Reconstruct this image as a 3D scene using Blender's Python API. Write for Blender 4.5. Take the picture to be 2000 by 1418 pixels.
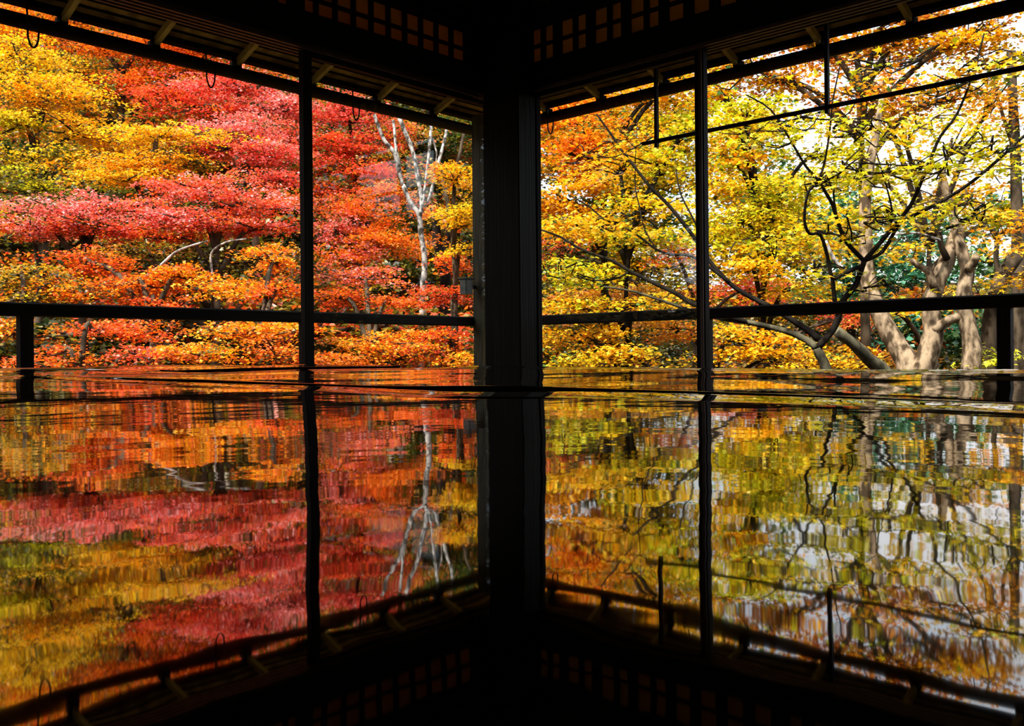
import bpy, math, random
import numpy as np
from mathutils import Matrix, Vector

for o in list(bpy.data.objects):
    bpy.data.objects.remove(o)
S = bpy.context.scene
COL = S.collection
rnd = random.Random(7)
rng = np.random.default_rng(7)

# ------------------------------------------------------------------ camera
F = 1777.0                      # focal length in pixels of the 2000 px wide frame
YAW = math.radians(42.93)
ROLL = -0.009
T = 0.35                        # table top height
CAM = np.array([3.06, -3.19, T + 0.016])
FWD = np.array([-math.sin(YAW), math.cos(YAW), 0.0])
RGT = np.array([math.cos(YAW), math.sin(YAW), 0.0])
UPV = np.array([0.0, 0.0, 1.0])
cd = bpy.data.cameras.new('camera')
cam = bpy.data.objects.new('camera', cd)
COL.objects.link(cam)
cd.sensor_width = 36.0
cd.lens = 36.0 * F / 2000.0
cd.shift_y = -19.0 / 2000.0
cd.clip_start = 0.004
cd.clip_end = 400.0
cam.matrix_world = (Matrix.Translation(Vector(CAM)) @ Matrix.Rotation(YAW, 4, 'Z')
                    @ Matrix.Rotation(math.pi / 2, 4, 'X') @ Matrix.Rotation(ROLL, 4, 'Z'))
S.camera = cam

# ------------------------------------------------------------------ world, sun, exposure
w = bpy.data.worlds.new('sky')
S.world = w
w.use_nodes = True
nt = w.node_tree
nt.nodes.clear()
wo = nt.nodes.new('ShaderNodeOutputWorld')
bg = nt.nodes.new('ShaderNodeBackground')
tc = nt.nodes.new('ShaderNodeTexCoord')
mp = nt.nodes.new('ShaderNodeMapping')
mp.inputs['Scale'].default_value = (1, 1, 2.5)
nz = nt.nodes.new('ShaderNodeTexNoise')
nz.inputs['Scale'].default_value = 2.2
nz.inputs['Detail'].default_value = 5
cr = nt.nodes.new('ShaderNodeValToRGB')
cr.color_ramp.elements[0].position = 0.40
cr.color_ramp.elements[0].color = (0.72, 0.86, 1.0, 1)
cr.color_ramp.elements[1].position = 0.62
cr.color_ramp.elements[1].color = (1.0, 0.98, 1.0, 1)
nt.links.new(tc.outputs['Generated'], mp.inputs['Vector'])
nt.links.new(mp.outputs['Vector'], nz.inputs['Vector'])
nt.links.new(nz.outputs['Fac'], cr.inputs['Fac'])
nt.links.new(cr.outputs['Color'], bg.inputs['Color'])
bg.inputs['Strength'].default_value = 0.95
nt.links.new(bg.outputs['Background'], wo.inputs['Surface'])

sd = bpy.data.lights.new('sun', 'SUN')
sd.energy = 7.0
sd.angle = math.radians(3.0)
sd.color = (1.0, 0.94, 0.84)
sun = bpy.data.objects.new('sun', sd)
COL.objects.link(sun)
# travels from behind the camera, high, a little from the left
sdir = FWD * 0.40 + RGT * 0.42 - UPV * 1.0
sun.rotation_euler = Vector(sdir).to_track_quat('-Z', 'Y').to_euler()
sun.location = (0, 0, 30)

S.view_settings.view_transform = 'Standard'
S.view_settings.look = 'None'
S.view_settings.gamma = 1.0
S.view_settings.use_curve_mapping = False
S.view_settings.exposure = 0.85
S.cycles.max_bounces = 8
S.cycles.transparent_max_bounces = 12

# ------------------------------------------------------------------ helpers
def horizon(px):
    return 690.0 - 0.009 * (px - 1000.0)

def P(px, py, d):
    """a point of the photographed place at depth d along the line of sight"""
    hy = horizon(px)
    tx = px + 0.009 * (690.0 - py)
    return CAM + FWD * d + RGT * ((tx - 1000.0) / F * d) + UPV * ((hy - py) / F * d)

def mat(name, color, rough=0.6, noise=None, scale=8.0, stretch=(1, 1, 1), bump=0.0, spec=0.4, detail=5.0):
    m = bpy.data.materials.new(name)
    m.use_nodes = True
    n = m.node_tree
    b = n.nodes['Principled BSDF']
    b.inputs['Roughness'].default_value = rough
    b.inputs['Specular IOR Level'].default_value = spec
    b.inputs['Base Color'].default_value = (*color, 1)
    if noise is not None:
        c = n.nodes.new('ShaderNodeTexCoord')
        mpn = n.nodes.new('ShaderNodeMapping')
        mpn.inputs['Scale'].default_value = stretch
        t = n.nodes.new('ShaderNodeTexNoise')
        t.inputs['Scale'].default_value = scale
        t.inputs['Detail'].default_value = detail
        r = n.nodes.new('ShaderNodeValToRGB')
        r.color_ramp.elements[0].position = 0.40
        r.color_ramp.elements[0].color = (*color, 1)
        r.color_ramp.elements[1].position = 0.60
        r.color_ramp.elements[1].color = (*noise, 1)
        n.links.new(c.outputs['Object'], mpn.inputs['Vector'])
        n.links.new(mpn.outputs['Vector'], t.inputs['Vector'])
        n.links.new(t.outputs['Fac'], r.inputs['Fac'])
        n.links.new(r.outputs['Color'], b.inputs['Base Color'])
        if bump:
            bp = n.nodes.new('ShaderNodeBump')
            bp.inputs['Strength'].default_value = bump
            bp.inputs['Distance'].default_value = 0.01
            n.links.new(t.outputs['Fac'], bp.inputs['Height'])
            n.links.new(bp.outputs['Normal'], b.inputs['Normal'])
    return m

M = {}
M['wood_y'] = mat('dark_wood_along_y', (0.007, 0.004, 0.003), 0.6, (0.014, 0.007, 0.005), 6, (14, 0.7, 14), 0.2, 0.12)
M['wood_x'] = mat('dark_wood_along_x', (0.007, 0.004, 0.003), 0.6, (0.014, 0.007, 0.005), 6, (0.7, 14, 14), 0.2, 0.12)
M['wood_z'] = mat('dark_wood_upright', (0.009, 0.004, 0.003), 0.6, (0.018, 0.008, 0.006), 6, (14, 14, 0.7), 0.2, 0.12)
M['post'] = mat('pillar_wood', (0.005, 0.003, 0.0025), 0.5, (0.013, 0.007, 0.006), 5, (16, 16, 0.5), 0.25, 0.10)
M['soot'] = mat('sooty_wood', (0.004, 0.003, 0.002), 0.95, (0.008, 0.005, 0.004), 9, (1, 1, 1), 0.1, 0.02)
M['stile'] = mat('door_stile_wood', (0.06, 0.027, 0.014), 0.5, (0.11, 0.055, 0.03), 6, (14, 14, 0.7), 0.2)
M['weathered'] = mat('weathered_post_wood', (0.03, 0.026, 0.012), 0.7, (0.08, 0.065, 0.03), 9, (12, 12, 0.8), 0.3)
M['rafter'] = mat('rafter_wood', (0.50, 0.34, 0.08), 0.8, (0.68, 0.48, 0.13), 9, (2, 2, 2), 0.2)
M['plank'] = mat('eave_plank_wood', (0.24, 0.125, 0.025), 0.85, (0.52, 0.30, 0.065), 4, (3, 3, 3), 0.2)
M['groove'] = mat('lintel_runner_wood', (0.07, 0.035, 0.028), 0.5, (0.12, 0.06, 0.045), 6, (4, 4, 4), 0.1)  # lighter than the lintel: outside light from below is put into this brown
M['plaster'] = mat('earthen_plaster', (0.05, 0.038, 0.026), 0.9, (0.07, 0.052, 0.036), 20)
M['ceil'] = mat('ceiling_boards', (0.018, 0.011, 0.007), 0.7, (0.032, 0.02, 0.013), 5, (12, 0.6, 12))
M['tatami'] = mat('tatami_straw', (0.11, 0.095, 0.05), 0.8, (0.16, 0.14, 0.075), 30, (1, 12, 1))
M['iron'] = mat('black_iron', (0.012, 0.011, 0.011), 0.5, (0.02, 0.018, 0.016), 30)
M['steel'] = mat('grey_lamp_metal', (0.13, 0.13, 0.12), 0.45, (0.2, 0.2, 0.18), 20)
M['bark_dark'] = mat('dark_maple_bark', (0.008, 0.006, 0.005), 0.9, (0.022, 0.018, 0.013), 7, (1, 1, 0.4), 0.6, 0.05)  # backlit silhouette of the near branches is put into this dark bark
M['bark_green'] = mat('mossy_maple_bark', (0.03, 0.027, 0.018), 0.9, (0.10, 0.09, 0.055), 12, (1, 1, 0.5), 0.6, 0.05)
M['bark_beige'] = mat('pale_peeling_bark', (0.05, 0.034, 0.02), 0.95, (0.30, 0.22, 0.14), 16, (1, 1, 0.5), 1.0, 0.04, 9)
M['bark_pale'] = mat('pale_lichen_bark', (0.05, 0.042, 0.035), 0.9, (0.44, 0.41, 0.38), 18, (1, 1, 0.8), 0.6, 0.05, 8)
M['bark_brown'] = mat('brown_bark', (0.022, 0.016, 0.010), 0.9, (0.085, 0.062, 0.04), 9, (1, 1, 0.4), 0.6, 0.05)
M['earth'] = mat('hillside_earth', (0.010, 0.011, 0.004), 1.0, (0.05, 0.03, 0.010), 9, (1, 1, 1), 1.0, 0.0, 9)
M['tile'] = mat('roof_cover', (0.05, 0.05, 0.05), 0.8, (0.07, 0.07, 0.07), 5)

# lacquered table top: black, glossy, with the faint ripple of hand laid lacquer
def lacquer():
    m = bpy.data.materials.new('black_lacquer')
    m.use_nodes = True
    n = m.node_tree
    b = n.nodes['Principled BSDF']
    b.inputs['Base Color'].default_value = (0.006, 0.004, 0.004, 1)
    b.inputs['Roughness'].default_value = 0.025
    b.inputs['IOR'].default_value = 2.25
    c = n.nodes.new('ShaderNodeTexCoord')
    prev = None
    for sc, dist, st in ((22.0, 0.00035, 0.5), (70.0, 0.00008, 0.5)):
        t = n.nodes.new('ShaderNodeTexNoise')
        t.inputs['Scale'].default_value = sc
        t.inputs['Detail'].default_value = 2
        n.links.new(c.outputs['Object'], t.inputs['Vector'])
        bp = n.nodes.new('ShaderNodeBump')
        bp.inputs['Strength'].default_value = st
        bp.inputs['Distance'].default_value = dist
        n.links.new(t.outputs['Fac'], bp.inputs['Height'])
        if prev:
            n.links.new(prev.outputs['Normal'], bp.inputs['Normal'])
        prev = bp
    n.links.new(prev.outputs['Normal'], b.inputs['Normal'])
    return m
M['lacquer'] = lacquer()

def glass():
    m = bpy.data.materials.new('window_glass')
    m.use_nodes = True
    n = m.node_tree
    n.nodes.clear()
    out = n.nodes.new('ShaderNodeOutputMaterial')
    tr = n.nodes.new('ShaderNodeBsdfTransparent')
    tr.inputs['Color'].default_value = (0.97, 0.98, 0.97, 1)
    gl = n.nodes.new('ShaderNodeBsdfGlossy')
    gl.inputs['Roughness'].default_value = 0.01
    lw = n.nodes.new('ShaderNodeLayerWeight')
    p = n.nodes.new('ShaderNodeMath'); p.operation = 'POWER'; p.inputs[1].default_value = 5
    a = n.nodes.new('ShaderNodeMath'); a.operation = 'MULTIPLY_ADD'
    a.inputs[1].default_value = 0.96; a.inputs[2].default_value = 0.042
    n.links.new(lw.outputs['Facing'], p.inputs[0])
    n.links.new(p.outputs[0], a.inputs[0])
    mx = n.nodes.new('ShaderNodeMixShader')
    n.links.new(a.outputs[0], mx.inputs['Fac'])
    n.links.new(tr.outputs[0], mx.inputs[1])
    n.links.new(gl.outputs[0], mx.inputs[2])
    n.links.new(mx.outputs[0], out.inputs['Surface'])
    return m
M['glass'] = glass()

def paper():
    m = bpy.data.materials.new('shoji_paper')
    m.use_nodes = True
    n = m.node_tree
    n.nodes.clear()
    out = n.nodes.new('ShaderNodeOutputMaterial')
    df = n.nodes.new('ShaderNodeBsdfDiffuse')
    tl = n.nodes.new('ShaderNodeBsdfTranslucent')
    c = n.nodes.new('ShaderNodeTexCoord')
    t = n.nodes.new('ShaderNodeTexNoise'); t.inputs['Scale'].default_value = 6
    r = n.nodes.new('ShaderNodeValToRGB')
    r.color_ramp.elements[0].color = (0.56, 0.36, 0.075, 1)
    r.color_ramp.elements[1].color = (0.72, 0.48, 0.11, 1)
    n.links.new(c.outputs['Object'], t.inputs['Vector'])
    n.links.new(t.outputs['Fac'], r.inputs['Fac'])
    n.links.new(r.outputs[0], df.inputs['Color'])
    n.links.new(r.outputs[0], tl.inputs['Color'])
    mx = n.nodes.new('ShaderNodeMixShader'); mx.inputs['Fac'].default_value = 0.6
    n.links.new(df.outputs[0], mx.inputs[1]); n.links.new(tl.outputs[0], mx.inputs[2])
    n.links.new(mx.outputs[0], out.inputs['Surface'])
    return m
M['paper'] = paper()

def leaf_material(name, color=None):
    m = bpy.data.materials.new(name)
    m.use_nodes = True
    n = m.node_tree
    n.nodes.clear()
    out = n.nodes.new('ShaderNodeOutputMaterial')
    b = n.nodes.new('ShaderNodeBsdfPrincipled')
    b.inputs['Roughness'].default_value = 0.42
    b.inputs['Specular IOR Level'].default_value = 0.45
    tl = n.nodes.new('ShaderNodeBsdfTranslucent')
    if color is None:
        at = n.nodes.new('ShaderNodeAttribute')
        at.attribute_name = 'leaf_colour'
        src = at.outputs['Color']
        n.links.new(src, b.inputs['Base Color'])
        n.links.new(src, tl.inputs['Color'])
    else:
        b.inputs['Base Color'].default_value = (*color, 1)
        tl.inputs['Color'].default_value = (*color, 1)
    mx = n.nodes.new('ShaderNodeMixShader')
    mx.inputs['Fac'].default_value = 0.38
    n.links.new(b.outputs[0], mx.inputs[1])
    n.links.new(tl.outputs[0], mx.inputs[2])
    n.links.new(mx.outputs[0], out.inputs['Surface'])
    return m
M['leaf'] = leaf_material('maple_leaf')

class MB:
    """collects boxes and tubes and links them as one mesh"""
    def __init__(self):
        self.v = []; self.f = []
    def quadbox(self, pts):
        b = len(self.v); self.v += [tuple(p) for p in pts]
        for q in ((0, 3, 2, 1), (4, 5, 6, 7), (0, 1, 5, 4), (1, 2, 6, 5), (2, 3, 7, 6), (3, 0, 4, 7)):
            self.f.append(tuple(b + i for i in q))
        return self
    def box(self, x0, x1, y0, y1, z0, z1, c=0.0):
        if c <= 0:
            return self.quadbox([(x0, y0, z0), (x1, y0, z0), (x1, y1, z0), (x0, y1, z0),
                                 (x0, y0, z1), (x1, y0, z1), (x1, y1, z1), (x0, y1, z1)])
        # chamfered box: long edges bevelled along the longest axis
        L = (x1 - x0, y1 - y0, z1 - z0); k = L.index(max(L))
        lo = (x0, y0, z0); hi = (x1, y1, z1); i, j = [a for a in range(3) if a != k]
        ring = [(lo[i] + c, lo[j]), (hi[i] - c, lo[j]), (hi[i], lo[j] + c), (hi[i], hi[j] - c),
                (hi[i] - c, hi[j]), (lo[i] + c, hi[j]), (lo[i], hi[j] - c), (lo[i], lo[j] + c)]
        b = len(self.v)
        for e in (lo[k], hi[k]):
            for a, d in ring:
                p = [0, 0, 0]; p[k] = e; p[i] = a; p[j] = d
                self.v.append(tuple(p))
        flip = (k == 1)
        for q in range(8):
            r = (q + 1) % 8
            fc = (b + q, b + r, b + 8 + r, b + 8 + q)
            self.f.append(fc[::-1] if flip else fc)
        c0 = tuple(b + q for q in range(8)); c1 = tuple(b + 8 + q for q in range(8))
        if flip:
            self.f += [c0, c1[::-1]]
        else:
            self.f += [c0[::-1], c1]
        return self
    def tube(self, pts, radii, n=7, smooth=2, wob=0.0):
        pts = [np.asarray(p, float) for p in pts]
        radii = list(radii) if hasattr(radii, '__len__') else [radii] * len(pts)
        if len(radii) == 2 and len(pts) != 2:
            radii = list(np.linspace(radii[0], radii[1], len(pts)))
        if smooth > 1 and len(pts) > 2:
            q = []; rr = []
            ext = [2 * pts[0] - pts[1]] + pts + [2 * pts[-1] - pts[-2]]
            for i in range(len(pts) - 1):
                p0, p1, p2, p3 = ext[i:i + 4]
                for s in range(smooth):
                    t = s / smooth
                    q.append(0.5 * (2 * p1 + (p2 - p0) * t + (2 * p0 - 5 * p1 + 4 * p2 - p3) * t * t
                                    + (3 * p1 - p0 - 3 * p2 + p3) * t ** 3))
                    rr.append(radii[i] * (1 - t) + radii[i + 1] * t)
            q.append(pts[-1]); rr.append(radii[-1])
            pts, radii = q, rr
        b = len(self.v)
        u = None
        for i, p in enumerate(pts):
            tn = pts[min(i + 1, len(pts) - 1)] - pts[max(i - 1, 0)]
            L = np.linalg.norm(tn)
            tn = tn / L if L > 1e-9 else np.array([0, 0, 1.0])
            if u is None:
                a = np.array([1.0, 0, 0]) if abs(tn[0]) < 0.8 else np.array([0, 1.0, 0])
                u = np.cross(tn, a)
            u = u - tn * np.dot(u, tn); u /= np.linalg.norm(u)
            v = np.cross(tn, u)
            for k in range(n):
                an = 2 * math.pi * k / n
                r = radii[i] * (1 + (wob * (rnd.random() - 0.5) if wob else 0))
                self.v.append(tuple(p + (u * math.cos(an) + v * math.sin(an)) * r))
        for i in range(len(pts) - 1):
            for k in range(n):
                a = b + i * n + k; c = b + i * n + (k + 1) % n
                self.f.append((a, c, c + n, a + n))
        self.f.append(tuple(b + k for k in range(n))[::-1])
        self.f.append(tuple(b + (len(pts) - 1) * n + k for k in range(n)))
        return self
    def build(self, name, material, parent=None, smooth=False):
        me = bpy.data.meshes.new(name)
        me.from_pydata(self.v, [], self.f)
        me.update()
        if smooth:
            me.polygons.foreach_set('use_smooth', [True] * len(me.polygons))
        me.materials.append(material)
        o = bpy.data.objects.new(name, me)
        COL.objects.link(o)
        if parent is not None:
            o.parent = parent
            o.matrix_parent_inverse = Matrix.Translation(-parent.location)
        return o

def tag(o, label=None, cat=None, group=None, kind=None):
    if label: o['label'] = label
    if cat: o['category'] = cat
    if group: o['group'] = group
    if kind: o['kind'] = kind
    return o

def empty(name, loc=(0, 0, 0)):
    o = bpy.data.objects.new(name, None)
    o.location = loc
    o.empty_display_size = 0.2
    COL.objects.link(o)
    return o

# ------------------------------------------------------------------ terrain
def cam_xy(x, y):
    dx, dy = x - CAM[0], y - CAM[1]
    return RGT[0] * dx + RGT[1] * dy, FWD[0] * dx + FWD[1] * dy

GZ = -2.7
def ground(x, y):
    X, D = cam_xy(x, y)
    az = math.atan2(X, D)
    r = math.hypot(X, D)
    t = min(1, max(0, (0.16 - az) / 0.34))
    t = t * t * (3 - 2 * t)
    if az < -1.0:
        t *= max(0, 1 - (-1.0 - az) / 0.8)
    sl = 0.16 + 0.40 * t
    h = sl * max(0, min(r, 46) - 7.5)
    return GZ + h + 0.25 * math.sin(x * 0.9 + 1) * math.sin(y * 0.8) * min(1, max(0, (r - 7) / 4))

def make_ground():
    vs = []; fs = []
    rs = [0.5, 3, 5, 6.5, 7.5] + [8.5 + 1.6 * i for i in range(30)] + [64, 80]
    na = 96
    for r in rs:
        for k in range(na):
            a = 2 * math.pi * k / na
            x = CAM[0] + r * math.cos(a); y = CAM[1] + r * math.sin(a)
            vs.append((x, y, ground(x, y)))
    for i in range(len(rs) - 1):
        for k in range(na):
            a = i * na + k; b = i * na + (k + 1) % na
            fs.append((a, a + na, b + na, b))
    fs.append(tuple(range(na)))
    m = MB(); m.v = vs; m.f = fs
    tag(m.build('ground', M['earth'], smooth=True), kind='structure')
make_ground()

# ------------------------------------------------------------------ the room
LZ0, LZ1, RZ1 = T + 0.016 + 1.22, T + 0.016 + 1.36, T + 0.016 + 1.525     # lintel bottom, lintel top, transom top
CZ = 2.25
tag(MB().box(-1.0, 7.2, -7.2, 1.0, -0.12, 0.0).build('floor', M['tatami']), kind='structure')
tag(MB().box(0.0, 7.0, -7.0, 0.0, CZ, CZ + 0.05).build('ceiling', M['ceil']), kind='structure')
tag(MB().box(6.9, 7.0, -7.0, 0.0, 0.0, CZ).build('wall_rear', M['plaster']), kind='structure')  # rear and near walls are unseen, added to keep the room dark
tag(MB().box(0.0, 6.9, -7.0, -6.9, 0.0, CZ).build('wall_near', M['plaster']), kind='structure')
tag(MB().box(-0.06, 0.0, -6.9, 0.0, RZ1 + 0.09, CZ).build('wall_left', M['plaster']), kind='structure')
tag(MB().box(0.0, 6.9, 0.001, 0.06, RZ1 + 0.09, CZ).build('wall_right', M['plaster']), kind='structure')
tag(MB().box(-0.06, 0.0, -6.9, -5.6, 0.0, LZ0).build('wall_far_left', M['plaster']), kind='structure')
tag(MB().box(5.6, 6.9, 0.0, 0.06, 0.0, LZ0).build('wall_far_right', M['plaster']), kind='structure')
tag(MB().box(0.0, 7.0, -7.0, 0.0, GZ, -0.12).build('wall_lower_storey', M['plaster']), kind='structure')
# unseen main roof over the room, added to block light from above
m = MB()
m.quadbox([(-0.2, -7.2, CZ + 0.06), (7.2, -7.2, CZ + 0.06), (7.2, 0.2, CZ + 0.06), (-0.2, 0.2, CZ + 0.06),
           (1.6, -5.4, CZ + 1.0), (5.4, -5.4, CZ + 1.0), (5.4, -1.6, CZ + 1.0), (1.6, -1.6, CZ + 1.0)])
tag(m.build('roof', M['tile']), kind='structure')

# lintels (trim) : a deep black beam with runner strips under it
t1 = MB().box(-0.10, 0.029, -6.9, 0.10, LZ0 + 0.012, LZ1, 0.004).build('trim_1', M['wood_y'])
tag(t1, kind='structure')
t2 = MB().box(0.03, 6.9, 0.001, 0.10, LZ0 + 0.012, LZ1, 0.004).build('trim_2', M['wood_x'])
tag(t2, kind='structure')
for k in range(4):
    a = -0.098 + k * 0.030
    MB().box(a, a + 0.013, -6.9, -0.13, LZ0, LZ0 + 0.014).build('runner_strip', M['groove'], t1)
    MB().box(0.13, 6.9, -a - 0.013, -a, LZ0, LZ0 + 0.014).build('runner_strip', M['groove'], t2)
# head beams above the transoms
tag(MB().box(-0.08, 0.029, -6.9, 0.08, RZ1, RZ1 + 0.09, 0.004).build('trim_3', M['wood_y']), kind='structure')
tag(MB().box(0.03, 6.9, 0.001, 0.08, RZ1, RZ1 + 0.09, 0.004).build('trim_4', M['wood_x']), kind='structure')

# transom windows with paper and lattice
def transom(name, axis):
    root = empty(name, (-0.04, -2.5, LZ1) if axis == 'y' else (2.5, 0.04, LZ1))
    tag(root, kind='structure')
    def bx(a0, a1, n0, n1, z0, z1, nm, mt):
        if axis == 'y':
            MB().box(-n1, -n0, -a1, -a0, z0, z1).build(nm, mt, root)
        else:
            MB().box(a0, a1, n0, n1, z0, z1).build(nm, mt, root)
    wd = M['wood_z']
    bx(0.0, 4.4, 0.045, 0.047, LZ1, RZ1, 'paper_pane', M['paper'])
    zc = (LZ1 + RZ1) / 2
    bx(0.0, 4.4, 0.024, 0.044, zc - 0.006, zc + 0.006, 'lattice_rail', wd)
    k = 0
    a = 0.165
    if axis == 'y':
        while a < 4.3:
            bx(a, a + 0.013, 0.020, 0.044, LZ1, RZ1, 'lattice_bar', wd)
            a += 0.094
        bx(1.10, 1.15, -0.012, 0.05, LZ1, RZ1, 'mullion', wd)
    else:
        a = 0.155
        while a < 4.3:
            w_ = 0.040 if k % 2 == 0 else 0.016
            bx(a, a + w_, 0.020, 0.044, LZ1, RZ1, 'lattice_bar', wd)
            a += (0.118 if k % 2 == 0 else 0.075) if a < 0.9 else 0.12
            k = k + 1 if a < 0.9 else 0
        bx(1.42, 1.47, -0.012, 0.05, LZ1, RZ1, 'mullion', wd)
transom('window_1', 'y')
tag(MB().box(-0.06, 0.029, -0.14, 0.05, LZ1, RZ1, 0.003).build('trim_5', M['wood_z']), kind='structure')
transom('window_2', 'x')

# corner pillar
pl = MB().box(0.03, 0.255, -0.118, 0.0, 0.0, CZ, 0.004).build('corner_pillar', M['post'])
tag(pl, 'thick square dark pillar in the corner where the two open sides meet', 'pillar')
op = MB().box(-0.73, -0.61, 0.55, 0.67, 0.0, 1.75, 0.006).build('veranda_post', M['weathered'])
tag(op, 'weathered brown veranda post half hidden behind the thick corner pillar', 'post')

# sliding glazed doors
def door(name, axis, a0, a1, n0, stripe):
    """a0 near the corner pillar, a1 the outer stile"""
    c = (-n0, -(a0 + a1) / 2, 0.0) if axis == 'y' else ((a0 + a1) / 2, n0, 0.0)
    root = tag(empty(name, c), kind='structure')
    def bx(p0, p1, q0, q1, z0, z1, nm, mt, ch=0.002):
        if axis == 'y':
            MB().box(-q1, -q0, -p1, -p0, z0, z1, ch).build(nm, mt, root)
        else:
            MB().box(p0, p1, q0, q1, z0, z1, ch).build(nm, mt, root)
    bx(a1 - 0.042, a1, n0, n0 + 0.034, 0.02, LZ0, 'stile', M['wood_z'])
    bx(a0, a0 + 0.04, n0, n0 + 0.03, 0.02, LZ0, 'stile', M['wood_z'])
    bx(a0 + 0.04, a1 - 0.042, n0, n0 + 0.03, 0.02, 0.14, 'bottom_rail', M['wood_z'])
    bx(a0 + 0.04, a1 - 0.042, n0, n0 + 0.03, LZ0 - 0.02, LZ0, 'top_rail', M['wood_z'])
    bx(a0 + 0.04, a1 - 0.042, n0 + 0.013, n0 + 0.017, 0.14, LZ0 - 0.02, 'glass_pane', M['glass'], 0)
    if stripe:
        bx(a1 - 0.017, a1 - 0.004, n0 - 0.012, n0 - 0.001, 0.02, LZ0, 'edge_strip', M['stile'], 0.002)

# ------------------------------------------------------------------ veranda rails
def on_plane(px, axis, n, py=650):
    d = FWD + RGT * ((px + 0.009 * (690 - py) - 1000) / F)
    t = (-n - CAM[0]) / d[0] if axis == 'y' else (n - CAM[1]) / d[1]
    q = CAM + d * t
    return -q[1] if axis == 'y' else q[0]

def railing(name, axis, label, posts, a_end):
    D = 0.75
    z = T + 0.016 + 0.188
    root = empty(name, (-D, -2.0, 0) if axis == 'y' else (2.0, D, 0))
    tag(root, label, 'railing')
    def bx(p0, p1, q0, q1, z0, z1, nm, mt, ch):
        if axis == 'y':
            return MB().box(-q1, -q0, -p1, -p0, z0, z1, ch).build(nm, mt, root)
        return MB().box(p0, p1, q0, q1, z0, z1, ch).build(nm, mt, root)
    w = M['wood_y'] if axis == 'y' else M['wood_x']
    bx(-0.6, a_end, D - 0.03, D + 0.03, z - 0.027, z + 0.027, 'handrail', w, 0.006)
    bx(-0.6, a_end, D - 0.02, D + 0.02, 0.05, 0.09, 'bottom_rail', w, 0.004)
    for a in posts:
        bx(a - 0.025, a + 0.025, D - 0.024, D + 0.026, 0.0, z - 0.025, 'post', M['wood_z'], 0.003)
    return root
door('door_1', 'y', 0.0, on_plane(590, 'y', 0.037, 400), 0.02, False)
door('door_2', 'x', 0.205, on_plane(1380, 'x', 0.037, 400), 0.02, True)
railing('veranda_railing', 'y', 'low dark wooden handrail on posts along the red maple side', [on_plane(49, 'y', 0.75), on_plane(597, 'y', 0.75), 3.5, 4.9], 5.6)
railing('veranda_railing', 'x', 'low dark wooden handrail on posts along the yellow maple side', [on_plane(1963, 'x', 0.75), on_plane(1379, 'x', 0.75), 3.5, 4.9], 5.6)

# ------------------------------------------------------------------ eaves
def eave(name, axis, rafters):
    root = tag(empty(name, (-0.5, -2, LZ0) if axis == 'y' else (2, 0.5, LZ0)), kind='structure')
    H = T + 0.016
    zr = H + (1.398 if axis == 'y' else 1.420)     # rafter underside where it crosses the pole (n = 0.9)
    sl = 0.37
    def zz(n): return zr + (0.90 - n) * sl
    def pt(a, n, z): return (-n, -a, z) if axis == 'y' else (a, n, z)
    def sheet(a0, a1, n0, n1, lift, th, nm, mt):
        q = [pt(a0, n0, zz(n0) + lift), pt(a1, n0, zz(n0) + lift), pt(a1, n1, zz(n1) + lift), pt(a0, n1, zz(n1) + lift)]
        q += [(x, y, z + th) for x, y, z in q]
        if axis == 'x':
            pass
        mb = MB().quadbox(q)
        return mb.build(nm, mt, root)
    a0, a1 = -0.93, 6.8
    ns = [0.02, 0.20, 0.36, 0.52, 0.66, 0.80, 0.915]
    for k in range(6):
        sheet(a0, a1, ns[k], ns[k + 1] - 0.006, 0.058 + 0.004 * (k % 2), 0.010, 'plank', M['plank'])
    for n in (0.14, 0.30, 0.46, 0.61, 0.75):
        sheet(a0, a1, n, n + 0.022, 0.040, 0.018, 'batten', M['soot'])
    for n in (0.800, 0.846):
        sheet(a0, a1, n, n + 0.007, 0.053, 0.005, 'batten', M['soot'])
    sheet(a0, a1, 0.895, 0.92, 0.036, 0.034, 'fascia', M['wood_y'] if axis == 'y' else M['wood_x'])
    sheet(a0, a1, 0.0, 0.93, 0.074, 0.03, 'roof_cover', M['tile'])
    for a in rafters:
        sheet(a - 0.011, a + 0.011, 0.02, 0.945, 0.004, 0.036, 'rafter', M['rafter'])
        q = [pt(a - 0.017, 0.895, zr - 0.02), pt(a + 0.017, 0.895, zr - 0.02), pt(a + 0.017, 0.95, zr - 0.02), pt(a - 0.017, 0.95, zr - 0.02)]
        q += [(x, y, zr + 0.03) for x, y, z in q]
        MB().quadbox(q).build('rafter_end', M['soot'], root)
eave('eave_1', 'y', [4.1, 3.7, 3.29, 2.89, 2.49, 2.08, 1.67, 1.27, 0.86, 0.43, 0.0, -0.42])
eave('eave_2', 'x', [4.1, 3.7, 3.29, 2.87, 2.45, 2.05, 1.64, 1.23, 0.80, 0.36, -0.06, -0.46])

H = T + 0.016
p1 = MB().tube([(-0.9, -6.6, H + 1.362), (-0.9, -3, H + 1.365), (-0.9, 0.98, H + 1.365)], 0.031, 12, 1).build('eave_pole', M['wood_y'], smooth=True)
tag(p1, 'long round dark eave pole over the red maple side', 'pole')
p2 = MB().tube([(6.6, 0.9, H + 1.388), (3, 0.9, H + 1.388), (-0.98, 0.9, H + 1.388)], 0.031, 12, 1).build('eave_pole', M['wood_x'], smooth=True)
tag(p2, 'long round dark eave pole over the yellow maple side', 'pole')

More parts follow.
